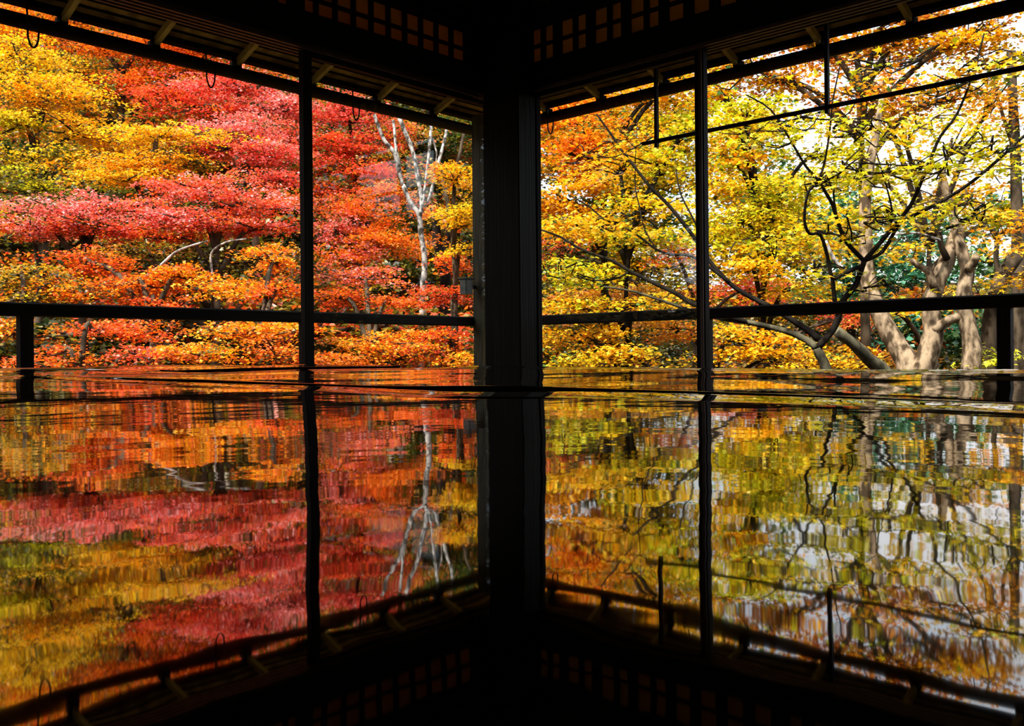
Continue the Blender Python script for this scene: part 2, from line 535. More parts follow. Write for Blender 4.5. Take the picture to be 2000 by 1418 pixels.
def hook(loc, axis, label):
    pts = []
    # wire drops past the pole and turns up into an open loop
    for a, z in ((-0.035, 0.085), (-0.022, 0.04), (-0.02, -0.035), (-0.018, -0.075), (-0.006, -0.105), (0.008, -0.105), (0.020, -0.075), (0.022, -0.03), (0.02, 0.0)):
        pts.append((loc[0] - 0.038, loc[1] + a, loc[2] + z) if axis == 'y' else (loc[0] + a, loc[1] + 0.038, loc[2] + z))
    q = [((p[0] + 0.076, p[1], p[2]) if axis == 'y' else (p[0], p[1] - 0.076, p[2])) for p in pts]
    o = MB().tube(q, 0.0042, 6, 3).build('iron_hook', M['iron'], smooth=True)
    tag(o, label, 'hook', 'iron hooks on the eave poles')
for px, lab in ((58, 'iron hook looped on the red side pole, farthest of them from the corner pillar'),
                (403, 'iron hook looped on the red side pole, just outside the glazed door'),
                (686, 'iron hook looped on the red side pole, seen through the door glass')):
    hook((-0.9, -on_plane(px, 'y', 0.9, 120), H + 1.365), 'y', lab)
for px, lab in ((1083, 'iron hook looped on the yellow side pole, beside the corner pillar'),):
    hook((on_plane(px, 'x', 0.9, 240), 0.9, H + 1.388), 'x', lab)

# hanging rod
D_ = 0.62
def rp(px, py):
    d = FWD + RGT * ((px + 0.009 * (690 - py) - 1000) / F)
    t = (D_ - CAM[1]) / d[1]
    return P(px, py, t)
hr = tag(empty('hanging_rod', tuple(rp(1450, 240))), 'thin dark rod slung on two hangers below the yellow side pole', 'rod')
a, b = rp(1255, 281), rp(2000, 132)
b = a + (b - a) * 1.9
MB().tube([a, b], 0.0105, 8, 1).build('rod', M['wood_x'], hr, True)
for px in (1284, 1617, 2120):
    top = rp(px, 100); lo = rp(px, 288 if px < 1300 else 222)
    if px > 2000:
        lo = np.array([top[0], top[1], rp(1617, 222)[2]])
    MB().box(lo[0] - 0.008, lo[0] + 0.008, lo[1] - 0.016, lo[1] + 0.003, lo[2], H + 1.53).build('hanger', M['wood_z'], hr)

# small grey lamp on the outer post
q = P(911, 560, 5.25)
lamp = tag(empty('wall_lamp', tuple(q)), 'small grey lamp fixed to the weathered veranda post', 'lamp')
MB().box(q[0] - 0.03, q[0] + 0.03, q[1] - 0.03, q[1] + 0.03, q[2] - 0.045, q[2] + 0.04, 0.008).build('lamp_body', M['steel'], lamp)
MB().box(q[0] - 0.036, q[0] + 0.036, q[1] - 0.036, q[1] + 0.036, q[2] + 0.04, q[2] + 0.05, 0.003).build('cap', M['iron'], lamp)
MB().tube([(q[0], q[1], q[2] + 0.048), (q[0], q[1], q[2] + 0.07)], 0.008, 8, 1).build('finial', M['iron'], lamp)
MB().box(min(q[0], -0.66) , max(q[0], -0.70), q[1] - 0.01, max(q[1], 0.57), q[2] - 0.01, q[2] + 0.01).build('bracket', M['iron'], lamp)

# ------------------------------------------------------------------ lacquered tables
def axis_samples(lo, hi, fine=0.045):
    s = list(np.linspace(lo, lo + fine, 24)) + list(np.arange(lo + fine + 0.012, hi - fine, 0.012)) + list(np.linspace(hi - fine, hi, 24))
    return np.array(s)
def table(x0, x1, y0, y1, label, seed, rim=(1, 1, 1, 1), amp=1.0, lift=0.0):
    root = empty('lacquer_table', ((x0 + x1) / 2, (y0 + y1) / 2, 0))
    tag(root, label, 'table', 'black lacquer tables')
    xs = axis_samples(x0, x1); ys = axis_samples(y0, y1)
    X, Y = np.meshgrid(xs, ys, indexing='ij')
    r = np.random.default_rng(seed)
    Z = np.zeros_like(X)
    for k in range(9):
        lam = r.uniform(0.10, 0.42); th = r.uniform(0, math.pi * 2); ph = r.uniform(0, 6.28)
        Z += amp * 0.00125 * lam * np.sin(2 * math.pi / lam * (X * math.cos(th) + Y * math.sin(th)) + ph) * r.uniform(0.4, 1.0)
    for on, dd in zip(rim, (X - x0, x1 - X, Y - y0, y1 - Y)):
        # a slightly raised rim just inside the rounded edge
        s = np.clip(1 - dd / 0.024, 0, 1)
        wv = 1 + 0.12 * np.sin(3.1 * X + seed) * np.sin(2.3 * Y)
        if on:
            Z += 0.0016 * on * wv * s ** 1.4
        q = np.clip(1 - dd / 0.004, 0, 1)
        Z -= 0.004 * (1 - np.sqrt(np.clip(1 - q * q, 0, 1)))
    Z += T + lift
    nx, ny = X.shape
    v = np.stack([X, Y, Z], -1).reshape(-1, 3)
    idx = np.arange(nx * ny).reshape(nx, ny)
    f = np.stack([idx[:-1, :-1], idx[1:, :-1], idx[1:, 1:], idx[:-1, 1:]], -1).reshape(-1, 4)
    # skirt
    loop = list(idx[:, 0]) + list(idx[-1, 1:]) + list(idx[-2::-1, -1]) + list(idx[0, -2:0:-1])
    base = len(v)
    sk = v[loop].copy(); sk[:, 2] = T - 0.035 + lift
    v = np.vstack([v, sk])
    n = len(loop)
    ff = [(int(loop[(i + 1) % n]), int(loop[i]), base + i, base + (i + 1) % n) for i in range(n)]
    m = MB(); m.v = [tuple(p) for p in v.tolist()]; m.f = [tuple(q) for q in f.tolist()] + ff + [tuple(base + i for i in range(n))[::-1]]
    m.build('table_top', M['lacquer'], root, True)
    for lx in (x0 + 0.05, x1 - 0.11):
        for ly in (y0 + 0.05, y1 - 0.11):
            MB().box(lx, lx + 0.06, ly, ly + 0.06, 0.0, T - 0.035 + lift, 0.004).build('leg', M['wood_z'], root)
    MB().box(x0 + 0.11, x1 - 0.11, y0 + 0.06, y0 + 0.085, T - 0.10 + lift, T - 0.035 + lift).build('apron', M['wood_z'], root)
    MB().box(x0 + 0.11, x1 - 0.11, y1 - 0.085, y1 - 0.06, T - 0.10 + lift, T - 0.035 + lift).build('apron', M['wood_z'], root)
table(2.27, 4.6, -4.0, -2.923, 'large black lacquer table mirroring the garden, nearest to the viewer', 11)
table(2.30, 4.6, -2.917, -2.44, 'narrower black lacquer table set against the far side of the large one', 23, amp=1.3)
table(1.65, 2.235, -3.2, -2.72, 'small black lacquer table beside the large one on the red maple side', 31, lift=-0.001)
table(1.45, 2.03, -2.69, -2.32, 'small black lacquer table beside the narrower one on the red maple side', 37, lift=-0.0015)

# ------------------------------------------------------------------ leaves
PAL = {
    'yellow': [(0.97, 0.60, 0.010), (0.95, 0.50, 0.01), (0.98, 0.68, 0.03), (0.88, 0.52, 0.01)],
    'gold':   [(0.97, 0.42, 0.008), (0.95, 0.33, 0.006), (0.98, 0.52, 0.015), (0.9, 0.36, 0.006)],
    'orange': [(0.95, 0.20, 0.006), (0.92, 0.14, 0.010), (0.97, 0.29, 0.010), (0.88, 0.17, 0.01)],
    'rust':   [(0.92, 0.12, 0.018), (0.86, 0.085, 0.022), (0.94, 0.18, 0.015), (0.75, 0.07, 0.015)],
    'red':    [(0.86, 0.07, 0.04), (0.90, 0.10, 0.06), (0.78, 0.045, 0.03), (0.92, 0.14, 0.04)],
    'pink':   [(0.94, 0.20, 0.17), (0.90, 0.13, 0.10), (0.97, 0.42, 0.40), (0.94, 0.16, 0.07)],  # palest tone stands in for sky glints on red leaves
    'lime':   [(0.66, 0.60, 0.012), (0.52, 0.54, 0.012), (0.82, 0.60, 0.012), (0.42, 0.46, 0.01)],
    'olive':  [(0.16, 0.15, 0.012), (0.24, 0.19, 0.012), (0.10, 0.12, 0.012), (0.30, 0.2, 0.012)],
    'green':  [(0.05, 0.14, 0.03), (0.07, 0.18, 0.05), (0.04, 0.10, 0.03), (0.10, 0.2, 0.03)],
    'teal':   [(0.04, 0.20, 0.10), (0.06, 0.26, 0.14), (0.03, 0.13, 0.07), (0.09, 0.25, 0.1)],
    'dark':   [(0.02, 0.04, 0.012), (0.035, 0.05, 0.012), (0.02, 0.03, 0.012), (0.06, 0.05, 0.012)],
    'brown':  [(0.70, 0.20, 0.015), (0.8, 0.30, 0.02), (0.5, 0.12, 0.02), (0.85, 0.38, 0.02)],
}
KITE = np.array([(0, 0, 0), (-0.42, 0.42, 0.10), (0, 1.0, -0.05), (0.42, 0.42, 0.10)])
KITE_F = np.array([(0, 2, 1), (0, 3, 2)])
# five lobed maple leaf, fan from its heart
_lob = [(0.0, 0.0), (-0.40, -0.05), (-0.20, 0.17), (-0.60, 0.38), (-0.22, 0.42), (0.0, 1.0), (0.22, 0.42), (0.60, 0.38), (0.20, 0.17), (0.40, -0.05)]
STAR = np.array([(0, 0.25, 0.0)] + [(x, y, -0.18 * (abs(x) ** 1.5) - 0.08 * y * y) for x, y in _lob])
STAR_F = np.array([(0, i + 1 if i + 1 <= 10 else 1, i) for i in range(1, 11)])
STAR_F[-1] = (0, 1, 10)

def leaf_frames(n, tilt):
    nrm = np.stack([rng.normal(0, tilt, n), rng.normal(0, tilt, n), np.ones(n)], 1)
    nrm /= np.linalg.norm(nrm, axis=1, keepdims=True)
    a = rng.uniform(0, 2 * math.pi, n)
    t = np.stack([np.cos(a), np.sin(a), np.zeros(n)], 1)
    yv = t - nrm * np.sum(t * nrm, 1, keepdims=True)
    yv /= np.linalg.norm(yv, axis=1, keepdims=True)
    xv = np.cross(yv, nrm)
    return xv, yv, nrm

def leaves_mesh(name, pts, cols, size, tilt, star):
    n = len(pts)
    base, tri = (STAR, STAR_F) if star else (KITE, KITE_F)
    k = len(base)
    xv, yv, nv = leaf_frames(n, tilt)
    s = (size * rng.uniform(0.65, 1.2, n))[:, None, None]
    V = pts[:, None, :] + s * (base[None, :, 0:1] * xv[:, None, :] + (base[None, :, 1:2] - 0.4) * yv[:, None, :] + base[None, :, 2:3] * nv[:, None, :])
    V = V.reshape(-1, 3).astype(np.float32)
    Fc = (tri[None] + (np.arange(n) * k)[:, None, None]).reshape(-1, 3).astype(np.int32)
    me = bpy.data.meshes.new(name)
    me.vertices.add(len(V)); me.vertices.foreach_set('co', V.ravel())
    me.loops.add(Fc.size); me.loops.foreach_set('vertex_index', Fc.ravel())
    me.polygons.add(len(Fc)); me.polygons.foreach_set('loop_start', np.arange(0, Fc.size, 3, dtype=np.int32))
    me.update(calc_edges=True)
    at = me.attributes.new('leaf_colour', 'FLOAT_COLOR', 'POINT')
    C = np.ones((n, k, 4), np.float32); C[:, :, :3] = cols[:, None, :]
    at.data.foreach_set('color', C.ravel())
    me.materials.append(M['leaf'])
    return me

def pal_cols(pal, n):
    names = pal.split('+')
    out = np.zeros((n, 3))
    pick = rng.integers(0, len(names), n)
    for i, nm in enumerate(names):
        p = np.array(PAL[nm]); sel = pick == i
        out[sel] = p[rng.integers(0, len(p), sel.sum())]
    out *= rng.uniform(0.75, 1.1, (n, 1))
    return np.clip(out, 0, 1)

def pad_points(c, rad, n, leaf, droop_c=None):
    """leaves of one foliage layer: many small flat sprays in a flattened ellipsoid"""
    per = 34
    ns = max(3, n // per)
    u = np.clip(rng.normal(0, 0.52, (ns, 3)), -1.25, 1.25)
    sc = u * rad
    # layers: gather sprays on a few levels
    lv = max(1, int(round(rad[2] * 2 / 0.28)))
    if lv > 1:
        st = rad[2] * 2 / lv
        sc[:, 2] = (np.floor(sc[:, 2] / st) + 0.5) * st + rng.normal(0, 0.10 * st, ns)
    sr = leaf * rng.uniform(3.0, 6.5, ns)
    k = rng.integers(0, ns, n)
    a = rng.uniform(0, 2 * math.pi, n); r = np.sqrt(rng.uniform(0, 1, n)) * sr[k]
    p = sc[k] + np.stack([np.cos(a) * r, np.sin(a) * r, rng.normal(0, leaf * 0.45, n) - 0.25 * r * r / np.maximum(sr[k], 1e-3)], 1)
    hz = np.hypot(p[:, 0] / rad[0], p[:, 1] / rad[1])
    p[:, 2] -= 0.16 * rad[2] * hz * hz
    # world axes of the pad: x along RGT, y along FWD
    W = c[None] + p[:, 0:1] * RGT + p[:, 1:2] * FWD + p[:, 2:3] * UPV
    SC = c[None] + sc[:, 0:1] * RGT + sc[:, 1:2] * FWD + sc[:, 2:3] * UPV
    return W, SC, k

NLEAF = [0]
def tree(name, label, pads, bark='bark_brown', leaf=0.055, star=False, limbs=None, base=None, trunk_r=0.09,
         cat='tree', group=None, tilt=0.42, auto=True, twigs=0, single_leaves=0, tiers=0, accent=('olive+dark', 0.13), dense=1.15, mirror=None):
    """pads: (px, py, depth, width_px, height_px, cover, palette)"""
    P3 = [P(p[0], p[1], p[2]) for p in pads]
    if mirror is not None:
        for c in P3:
            c[mirror] = -c[mirror]
    if base is None:
        cen = np.mean(P3, 0)
        bx, by = cen[0], cen[1]
    else:
        bx, by = base[0], base[1]
    gz = ground(bx, by)
    root = tag(empty(name, (bx, by, gz)), label, cat, group)
    allp = []; allc = []; tw = MB(); br = MB(); sprs = []
    for p, c in zip(pads, P3):
        px, py, d, wp, hp, cov, pal = p
        la = 0.30 * (leaf * F / d) ** 2
        big = np.array([wp / 2 * d / F, 0, hp / 2 * d / F])
        big[1] = min(max(big[0] * 0.75, 0.35), 1.6)
        # a crown layer is several thin tiers of its own
        m = tiers if tiers else int(min(9, max(3, round(wp * hp / 1700))))
        SCs = []
        for q in range(m):
            u = rng.normal(0, 1, 3); u /= np.linalg.norm(u); u *= rng.uniform(0, 1) ** 0.4 * 0.8
            fr = rng.uniform(0.45, 0.85)
            rad = np.array([big[0] * fr, big[1] * fr, big[2] * rng.uniform(0.22, 0.55)])
            off = RGT * u[0] * big[0] + FWD * u[1] * big[1] + UPV * u[2] * big[2] * 1.05
            n = int(wp * hp * 0.785 * cov * dense / la / m)
            W, SC, k = pad_points(c + off, rad, n, leaf)
            allp.append(W); SCs.append(SC)
            ns = len(SC)
            base_c = pal_cols(pal, ns)
            acc = rng.uniform(0, 1, ns) < accent[1]
            base_c[acc] = pal_cols(accent[0], int(acc.sum()))  # olive and dark sprays stand in for shaded gaps between leaf layers
            base_c *= rng.uniform(0.7, 1.1, (ns, 1))
            cc = base_c[k] * rng.uniform(0.72, 1.15, (n, 1))
            fresh = rng.uniform(0, 1, n) < 0.35
            cc[fresh] = pal_cols(pal, int(fresh.sum()))
            allc.append(np.clip(cc, 0, 1))
        sprs.append((c, np.vstack(SCs)))
    pts = np.vstack(allp); cols = np.vstack(allc)
    NLEAF[0] += len(pts)
    if single_leaves:
        dd = np.linalg.norm(pts - CAM, axis=1)
        X = (pts - CAM) @ RGT; Dp = (pts - CAM) @ FWD
        ok = np.where((np.abs(X / Dp) < 0.53) & (pts[:, 2] > 0.3))[0]
        order = ok[np.argsort(dd[ok])][:single_leaves]
        vs = []
        for ci in range(6):
            me = bpy.data.meshes.new('leaf')
            me.from_pydata((STAR * np.array([1, 1, 1]) - np.array([0, 0.4, 0])).tolist(), [], STAR_F.tolist())
            at = me.attributes.new('leaf_colour', 'FLOAT_COLOR', 'POINT')
            cc = cols[order[ci * 7]]
            at.data.foreach_set('color', np.tile(np.array([*cc, 1.0], np.float32), len(STAR)))
            me.materials.append(M['leaf']); vs.append(me)
        for i, k in enumerate(order):
            o = bpy.data.objects.new('leaf', vs[i % 6])
            o.parent = root
            o.location = Vector(pts[k]) - root.location
            s = leaf * rng.uniform(0.75, 1.2)
            o.scale = (s, s, s)
            o.rotation_euler = (rng.normal(0, tilt), rng.normal(0, tilt), rng.uniform(0, 6.28))
            COL.objects.link(o)
        keep = np.ones(len(pts), bool); keep[order] = False
        pts, cols = pts[keep], cols[keep]
    me = leaves_mesh('foliage', pts, cols, leaf, tilt, star)
    o = bpy.data.objects.new('foliage', me)
    COL.objects.link(o); o.parent = root; o.matrix_parent_inverse = Matrix.Translation(-root.location)
    o['kind'] = 'stuff'
    # wood
    if auto:
        cen = np.mean(P3, 0)
        topz = 0.7 * min(c[2] for c in P3) + 0.3 * max(c[2] for c in P3) - 0.15
        b0 = np.array([bx, by, gz - 0.2])
        tr = MB()
        nseg = 6
        line = []
        lean = np.array([rnd.uniform(-0.3, 0.3), rnd.uniform(-0.3, 0.3), 0])
        for i in range(nseg + 1):
            t = i / nseg
            line.append(b0 * (1 - t) + np.array([cen[0], cen[1], topz]) * t + lean * math.sin(t * 5) * 0.5 * (1 - t))
        tr.tube(line, (trunk_r, trunk_r * 0.25), 8, 2, 0.12)
        tr.build('trunk', M[bark], root, True)
        for c, SC in sprs:
            zt = max(gz + 0.5, c[2] - 0.5 * np.hypot(c[0] - bx, c[1] - by) - 0.25)
            t = min(1, max(0, (zt - b0[2]) / max(0.3, topz - b0[2])))
            i = min(nseg - 1, int(t * nseg)); q = line[i] * (1 - (t * nseg - i)) + line[i + 1] * (t * nseg - i)
            mid = (q + c) / 2 + np.array([0, 0, 0.18])
            br.tube([q, mid, c], (trunk_r * 0.42, trunk_r * 0.18), 6, 3, 0.1)
            for s in SC[:: max(1, len(SC) // 7)]:
                br.tube([mid * 0.4 + c * 0.6, (c + s) / 2 + np.array([0, 0, -0.03]), s], (trunk_r * 0.14, trunk_r * 0.05), 5, 2)
        br.build('branches', M[bark], root, True)['kind'] = 'stuff'
    if limbs:
        for li in limbs:
            nm, line, d0, d1, w0, w1, bk = li
            m_ = MB()
            L = len(line)
            pts_ = []; rr = []
            for i, (px, py) in enumerate(line):
                t = i / (L - 1); d = d0 + (d1 - d0) * t
                pts_.append(P(px, py, d)); rr.append((w0 + (w1 - w0) * t) * 0.56 * d / F)
            m_.tube(pts_, rr, 10 if w0 > 12 else 6, 3, 0.22 if w0 > 12 else 0.08)
            m_.build(nm, M[bk], root, True)
    if twigs:
        for c, SC in sprs:
            sel = SC[:: max(1, len(SC) // twigs)]
            for s in sel:
                q = SC[rng.integers(0, len(SC))]
                mid = (s + q) / 2 + rng.normal(0, 0.05, 3)
                tw.tube([q, mid, s], (0.007, 0.003), 4, 2)
        if tw.v:
            tw.build('twigs', M[bark if bark != 'bark_beige' else 'bark_dark'], root, True)['kind'] = 'stuff'
    return root

# ---- red side, far to near
tree('maple_tree', 'orange maple highest on the slope, under the eave of the red side',
     [(120, 45, 19, 300, 90, 3.2, 'gold+orange'), (300, 95, 18.5, 330, 110, 3.4, 'orange'), (230, 160, 18, 220, 60, 2.5, 'orange+rust'),
      (420, 110, 18, 220, 90, 3, 'rust+orange'), (120, 130, 18, 160, 70, 2.4, 'gold+olive')], leaf=0.060, trunk_r=0.14)
tree('maple_tree', 'crimson maple on the upper slope just left of the glazed door',
     [(470, 165, 16, 260, 80, 3.4, 'pink+red'), (540, 210, 15.5, 210, 70, 3.4, 'pink'), (400, 205, 15.5, 200, 50, 3, 'red+rust'), (580, 260, 15, 130, 60, 3, 'red+pink'),
      (330, 190, 16, 140, 50, 2.4, 'rust')], leaf=0.056, trunk_r=0.13)
tree('maple_tree', 'red maple on the upper slope seen through the door glass',
     [(680, 225, 16, 180, 80, 3.4, 'pink+red'), (660, 285, 15.5, 160, 70, 3.2, 'red+rust'), (770, 270, 17, 120, 70, 2.2, 'brown+red'), (700, 330, 15, 170, 60, 3, 'red+rust'), (640, 360, 15, 110, 60, 2.5, 'rust')], leaf=0.056, trunk_r=0.12)
tree('maple_tree', 'golden yellow maple filling the upper corner of the red side',
     [(40, 120, 11.5, 200, 90, 3.2, 'yellow'), (110, 190, 11.2, 230, 80, 3.2, 'yellow+gold'), (40, 235, 10.8, 190, 70, 3, 'yellow+lime'), (170, 255, 11, 220, 60, 3, 'gold+yellow'),
      (60, 300, 10.6, 200, 60, 2.6, 'yellow+olive'), (20, 70, 12, 140, 60, 2.6, 'gold+orange')], leaf=0.040, trunk_r=0.11)
tree('maple_tree', 'bright orange gold maple with a broad flat crown above the pink one',
     [(310, 262, 10.8, 240, 46, 4.2, 'gold+yellow'), (250, 310, 10.4, 280, 44, 3.4, 'gold'), (370, 300, 10.8, 160, 40, 2.8, 'gold+olive'), (230, 350, 10.2, 240, 40, 3.2, 'gold+yellow'), (330, 335, 10.4, 150, 36, 2.6, 'gold+orange')],
     leaf=0.040, trunk_r=0.1)
tree('maple_tree', 'rose pink maple beside the door, spreading below the crimson one',
     [(480, 252, 12, 200, 56, 4, 'pink'), (520, 300, 11.6, 180, 60, 4, 'pink+red'), (440, 290, 11.8, 120, 40, 2.6, 'red+rust'), (560, 345, 11.3, 120, 44, 3.4, 'pink+red')], leaf=0.040, trunk_r=0.1)
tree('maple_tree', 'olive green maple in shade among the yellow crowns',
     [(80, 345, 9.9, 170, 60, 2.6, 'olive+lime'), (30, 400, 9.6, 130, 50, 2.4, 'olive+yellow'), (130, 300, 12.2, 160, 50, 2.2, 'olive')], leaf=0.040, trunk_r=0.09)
tree('maple_tree', 'pale pink maple with a wide layered crown at mid height',
     [(130, 405, 8.9, 250, 58, 4.4, 'pink'), (60, 440, 8.7, 190, 50, 4.2, 'pink+rust'), (210, 440, 8.8, 220, 48, 4, 'pink+rust'), (250, 400, 9.1, 130, 36, 3, 'pink+orange')], leaf=0.034, trunk_r=0.085)
tree('maple_tree', 'salmon red maple with a layered crown against the door stile',
     [(400, 365, 9.4, 250, 50, 4, 'pink+rust'), (480, 400, 9.2, 260, 56, 4.2, 'pink+rust'), (380, 425, 9.1, 220, 50, 4, 'pink+red'), (520, 440, 9.0, 180, 46, 3.6, 'pink+rust'), (330, 460, 9, 100, 40, 3, 'orange+rust')],
     leaf=0.034, trunk_r=0.085)
tree('maple_tree', 'maple under the salmon red crown, its shade put into dark olive leaves',
     [(420, 505, 9.4, 300, 60, 2.4, 'olive+dark'), (240, 480, 10, 240, 50, 2.2, 'olive+brown'), (560, 520, 12, 140, 70, 2.2, 'olive+brown')], leaf=0.044, trunk_r=0.1,  # shade beneath the crown above is drawn as olive and dark leaf colours
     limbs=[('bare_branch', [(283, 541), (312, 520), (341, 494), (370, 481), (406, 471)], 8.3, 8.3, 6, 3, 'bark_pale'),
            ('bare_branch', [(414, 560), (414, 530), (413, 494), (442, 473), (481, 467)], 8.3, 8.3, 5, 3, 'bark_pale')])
tree('maple_tree', 'yellow orange maple low at the outer end of the red side railing',
     [(40, 530, 7.6, 150, 60, 3.2, 'gold+olive'), (110, 560, 7.6, 170, 56, 3, 'gold+orange'), (30, 585, 7.4, 120, 40, 2.6, 'yellow+olive'), (20, 650, 7.2, 90, 70, 2.6, 'orange+gold')], leaf=0.034, trunk_r=0.07)
tree('maple_tree', 'orange maple with drooping tiers over the middle of the red side railing',
     [(170, 510, 8.2, 170, 60, 3.2, 'orange+rust'), (260, 550, 8, 200, 56, 3.2, 'orange'), (370, 540, 8, 170, 44, 2.8, 'orange+gold'), (300, 590, 7.8, 220, 40, 2.8, 'rust+orange'),
      (450, 560, 7.9, 180, 50, 3, 'orange+gold'), (230, 640, 7.3, 210, 50, 3, 'rust+orange')], leaf=0.034, trunk_r=0.075)
tree('maple_tree', 'flame orange maple beside the door stile at railing height',
     [(540, 500, 8, 110, 60, 3.4, 'orange+gold'), (560, 560, 7.8, 110, 60, 3.4, 'orange+rust'), (480, 650, 7.2, 220, 60, 3.6, 'orange+gold'), (400, 690, 7, 200, 50, 3.4, 'gold+orange'), (550, 690, 7, 130, 60, 3.6, 'orange')], leaf=0.034, trunk_r=0.07)
tree('maple_tree', 'red orange maple low behind the outermost railing post',
     [(120, 690, 6.8, 150, 60, 2.8, 'rust+orange'), (290, 690, 6.9, 140, 50, 2.4, 'rust+red'), (30, 710, 6.6, 100, 50, 2.8, 'orange+rust'), (180, 640, 7, 90, 40, 2, 'rust')], leaf=0.034, trunk_r=0.06)
# ---- seen through the door glass
tree('maple_tree', 'orange red maple filling the lower part of the red side door glass',
     [(680, 420, 12, 200, 70, 3.4, 'rust+orange'), (740, 470, 11.6, 220, 60, 3.2, 'orange'), (660, 500, 11, 150, 60, 3, 'orange+pink'), (760, 380, 12.5, 160, 60, 2.6, 'rust+brown'), (650, 450, 11.2, 100, 60, 3, 'pink')],
     leaf=0.040, trunk_r=0.1)
tree('maple_tree', 'salmon orange maple with small tiers at railing height behind the glass',
     [(710, 535, 9.6, 200, 44, 3.2, 'pink+orange'), (660, 575, 9.2, 150, 46, 3.2, 'orange+rust'), (770, 585, 9.2, 150, 40, 3, 'orange+rust'), (740, 660, 8.2, 220, 50, 3, 'orange+gold'), (660, 690, 7.8, 140, 50, 3.2, 'orange'),
      (800, 690, 8, 180, 44, 3, 'rust+gold')], leaf=0.034, trunk_r=0.07)
tree('maple_tree', 'scarlet young maple beside the weathered veranda post',
     [(880, 575, 8.6, 110, 50, 3.4, 'rust'), (890, 520, 8.8, 90, 40, 2.6, 'rust+orange'), (870, 660, 8.2, 130, 50, 3, 'orange+rust'), (900, 700, 8, 80, 40, 3, 'gold+orange')], leaf=0.034, trunk_r=0.05)
tree('maple_tree', 'yellow maple crown beside the corner pillar behind the red side glass',
     [(890, 345, 8.4, 120, 50, 3, 'yellow+gold'), (900, 400, 8.2, 100, 50, 3, 'yellow'), (880, 440, 8.4, 90, 40, 2.4, 'yellow+gold'), (905, 485, 8.2, 70, 44, 3, 'yellow'), (850, 330, 9, 60, 30, 2, 'gold+rust')], leaf=0.036, trunk_r=0.06)
tree('bare_tree', 'pale many stemmed tree with bare upper limbs behind the door glass',
     [(860, 420, 12.5, 60, 60, 1.0, 'brown+gold'), (800, 250, 13, 160, 50, 0.5, 'brown+olive')], leaf=0.036, auto=False, base=P(826, 640, 11)[:2],
     limbs=[('trunk', [(787, 361), (801, 395), (818, 420), (822, 456), (828, 493), (829, 527), (826, 558), (825, 600), (823, 680), (822, 760)], 11, 11, 8, 13, 'bark_pale'),
            ('stem', [(731, 224), (741, 252), (751, 275), (764, 290), (772, 305), (780, 339), (787, 363)], 11, 11, 6, 8, 'bark_pale'),
            ('stem', [(768, 235), (771, 262), (773, 286), (777, 310), (782, 340)], 11.2, 11, 5, 6, 'bark_pale'),
            ('stem', [(780, 230), (791, 258), (801, 281), (810, 311), (816, 350), (823, 385), (821, 425)], 11.2, 11, 8, 7, 'bark_pale'),
            ('stem', [(842, 245), (840, 275), (838, 298), (832, 350), (824, 410)], 11.3, 11, 6, 5, 'bark_pale'),
            ('stem', [(844, 268), (849, 285), (853, 305), (846, 350)], 11.3, 11.2, 3, 3, 'bark_pale'),
            ('stem', [(873, 250), (867, 280), (860, 304), (850, 345), (836, 395)], 11.3, 11, 6, 6, 'bark_pale'),
            ('stem', [(905, 262), (900, 290), (894, 316), (880, 370)], 11.4, 11.2, 6, 7, 'bark_brown')])
tree('old_tree', 'dark gnarled trunk standing behind the pale many stemmed tree',
     [(860, 470, 13.6, 70, 50, 1.0, 'olive+gold')], leaf=0.040, auto=False, base=P(866, 640, 13)[:2],
     limbs=[('trunk', [(850, 425), (853, 455), (856, 480), (864, 510), (870, 545), (868, 600), (866, 680), (866, 760)], 13, 13, 14, 22, 'bark_dark'),
            ('limb', [(880, 425), (876, 455), (868, 490), (866, 515)], 13, 13, 9, 14, 'bark_dark')])

# ---- yellow side
tree('maple_tree', 'golden orange maple seen through the yellow side door beside the pillar',
     [(1110, 300, 11, 160, 100, 3.2, 'gold+orange'), (1090, 380, 10.6, 150, 80, 3.2, 'gold'), (1200, 270, 11, 160, 60, 2.8, 'gold+brown'), (1180, 350, 10.6, 160, 70, 3, 'gold+yellow'), (1130, 240, 11.5, 200, 40, 2.8, 'gold+orange'),
      (1280, 180, 11.5, 260, 60, 2.6, 'gold+yellow'), (1100, 215, 12, 200, 50, 3, 'gold+orange'), (1330, 150, 11.5, 200, 60, 3, 'gold+yellow')], leaf=0.055, trunk_r=0.1, bark='bark_dark', accent=('olive+green', 0.16))
tree('maple_tree', 'orange red bush glimpsed behind the golden leaves of the yellow side',
     [(1090, 480, 13, 140, 60, 2.4, 'rust+dark'), (1300, 480, 13, 120, 50, 2.4, 'rust+orange'), (1480, 560, 13, 220, 60, 2.6, 'red+orange'), (1250, 570, 13, 300, 60, 2.2, 'gold+brown'), (1640, 610, 14, 160, 50, 2, 'red+brown')], leaf=0.055, trunk_r=0.08)
tree('maple_tree', 'dense yellow maple below the railing of the yellow side',
     [(1120, 650, 8.5, 180, 70, 3.2, 'yellow+yellow+gold'), (1230, 690, 8.3, 200, 50, 3, 'yellow+yellow+gold'), (1310, 640, 9, 140, 60, 2.8, 'gold+brown'), (1440, 660, 8.5, 190, 70, 3.4, 'yellow+yellow+gold'), (1530, 695, 8.4, 180, 50, 3.4, 'yellow+yellow+gold'),
      (1640, 690, 9, 170, 60, 3, 'yellow+yellow+gold'), (1090, 700, 8.2, 120, 40, 3, 'yellow+yellow+lime'), (1730, 690, 9.5, 80, 50, 2, 'orange+gold')], leaf=0.045, trunk_r=0.06, bark='bark_dark', accent=('olive+green', 0.16))
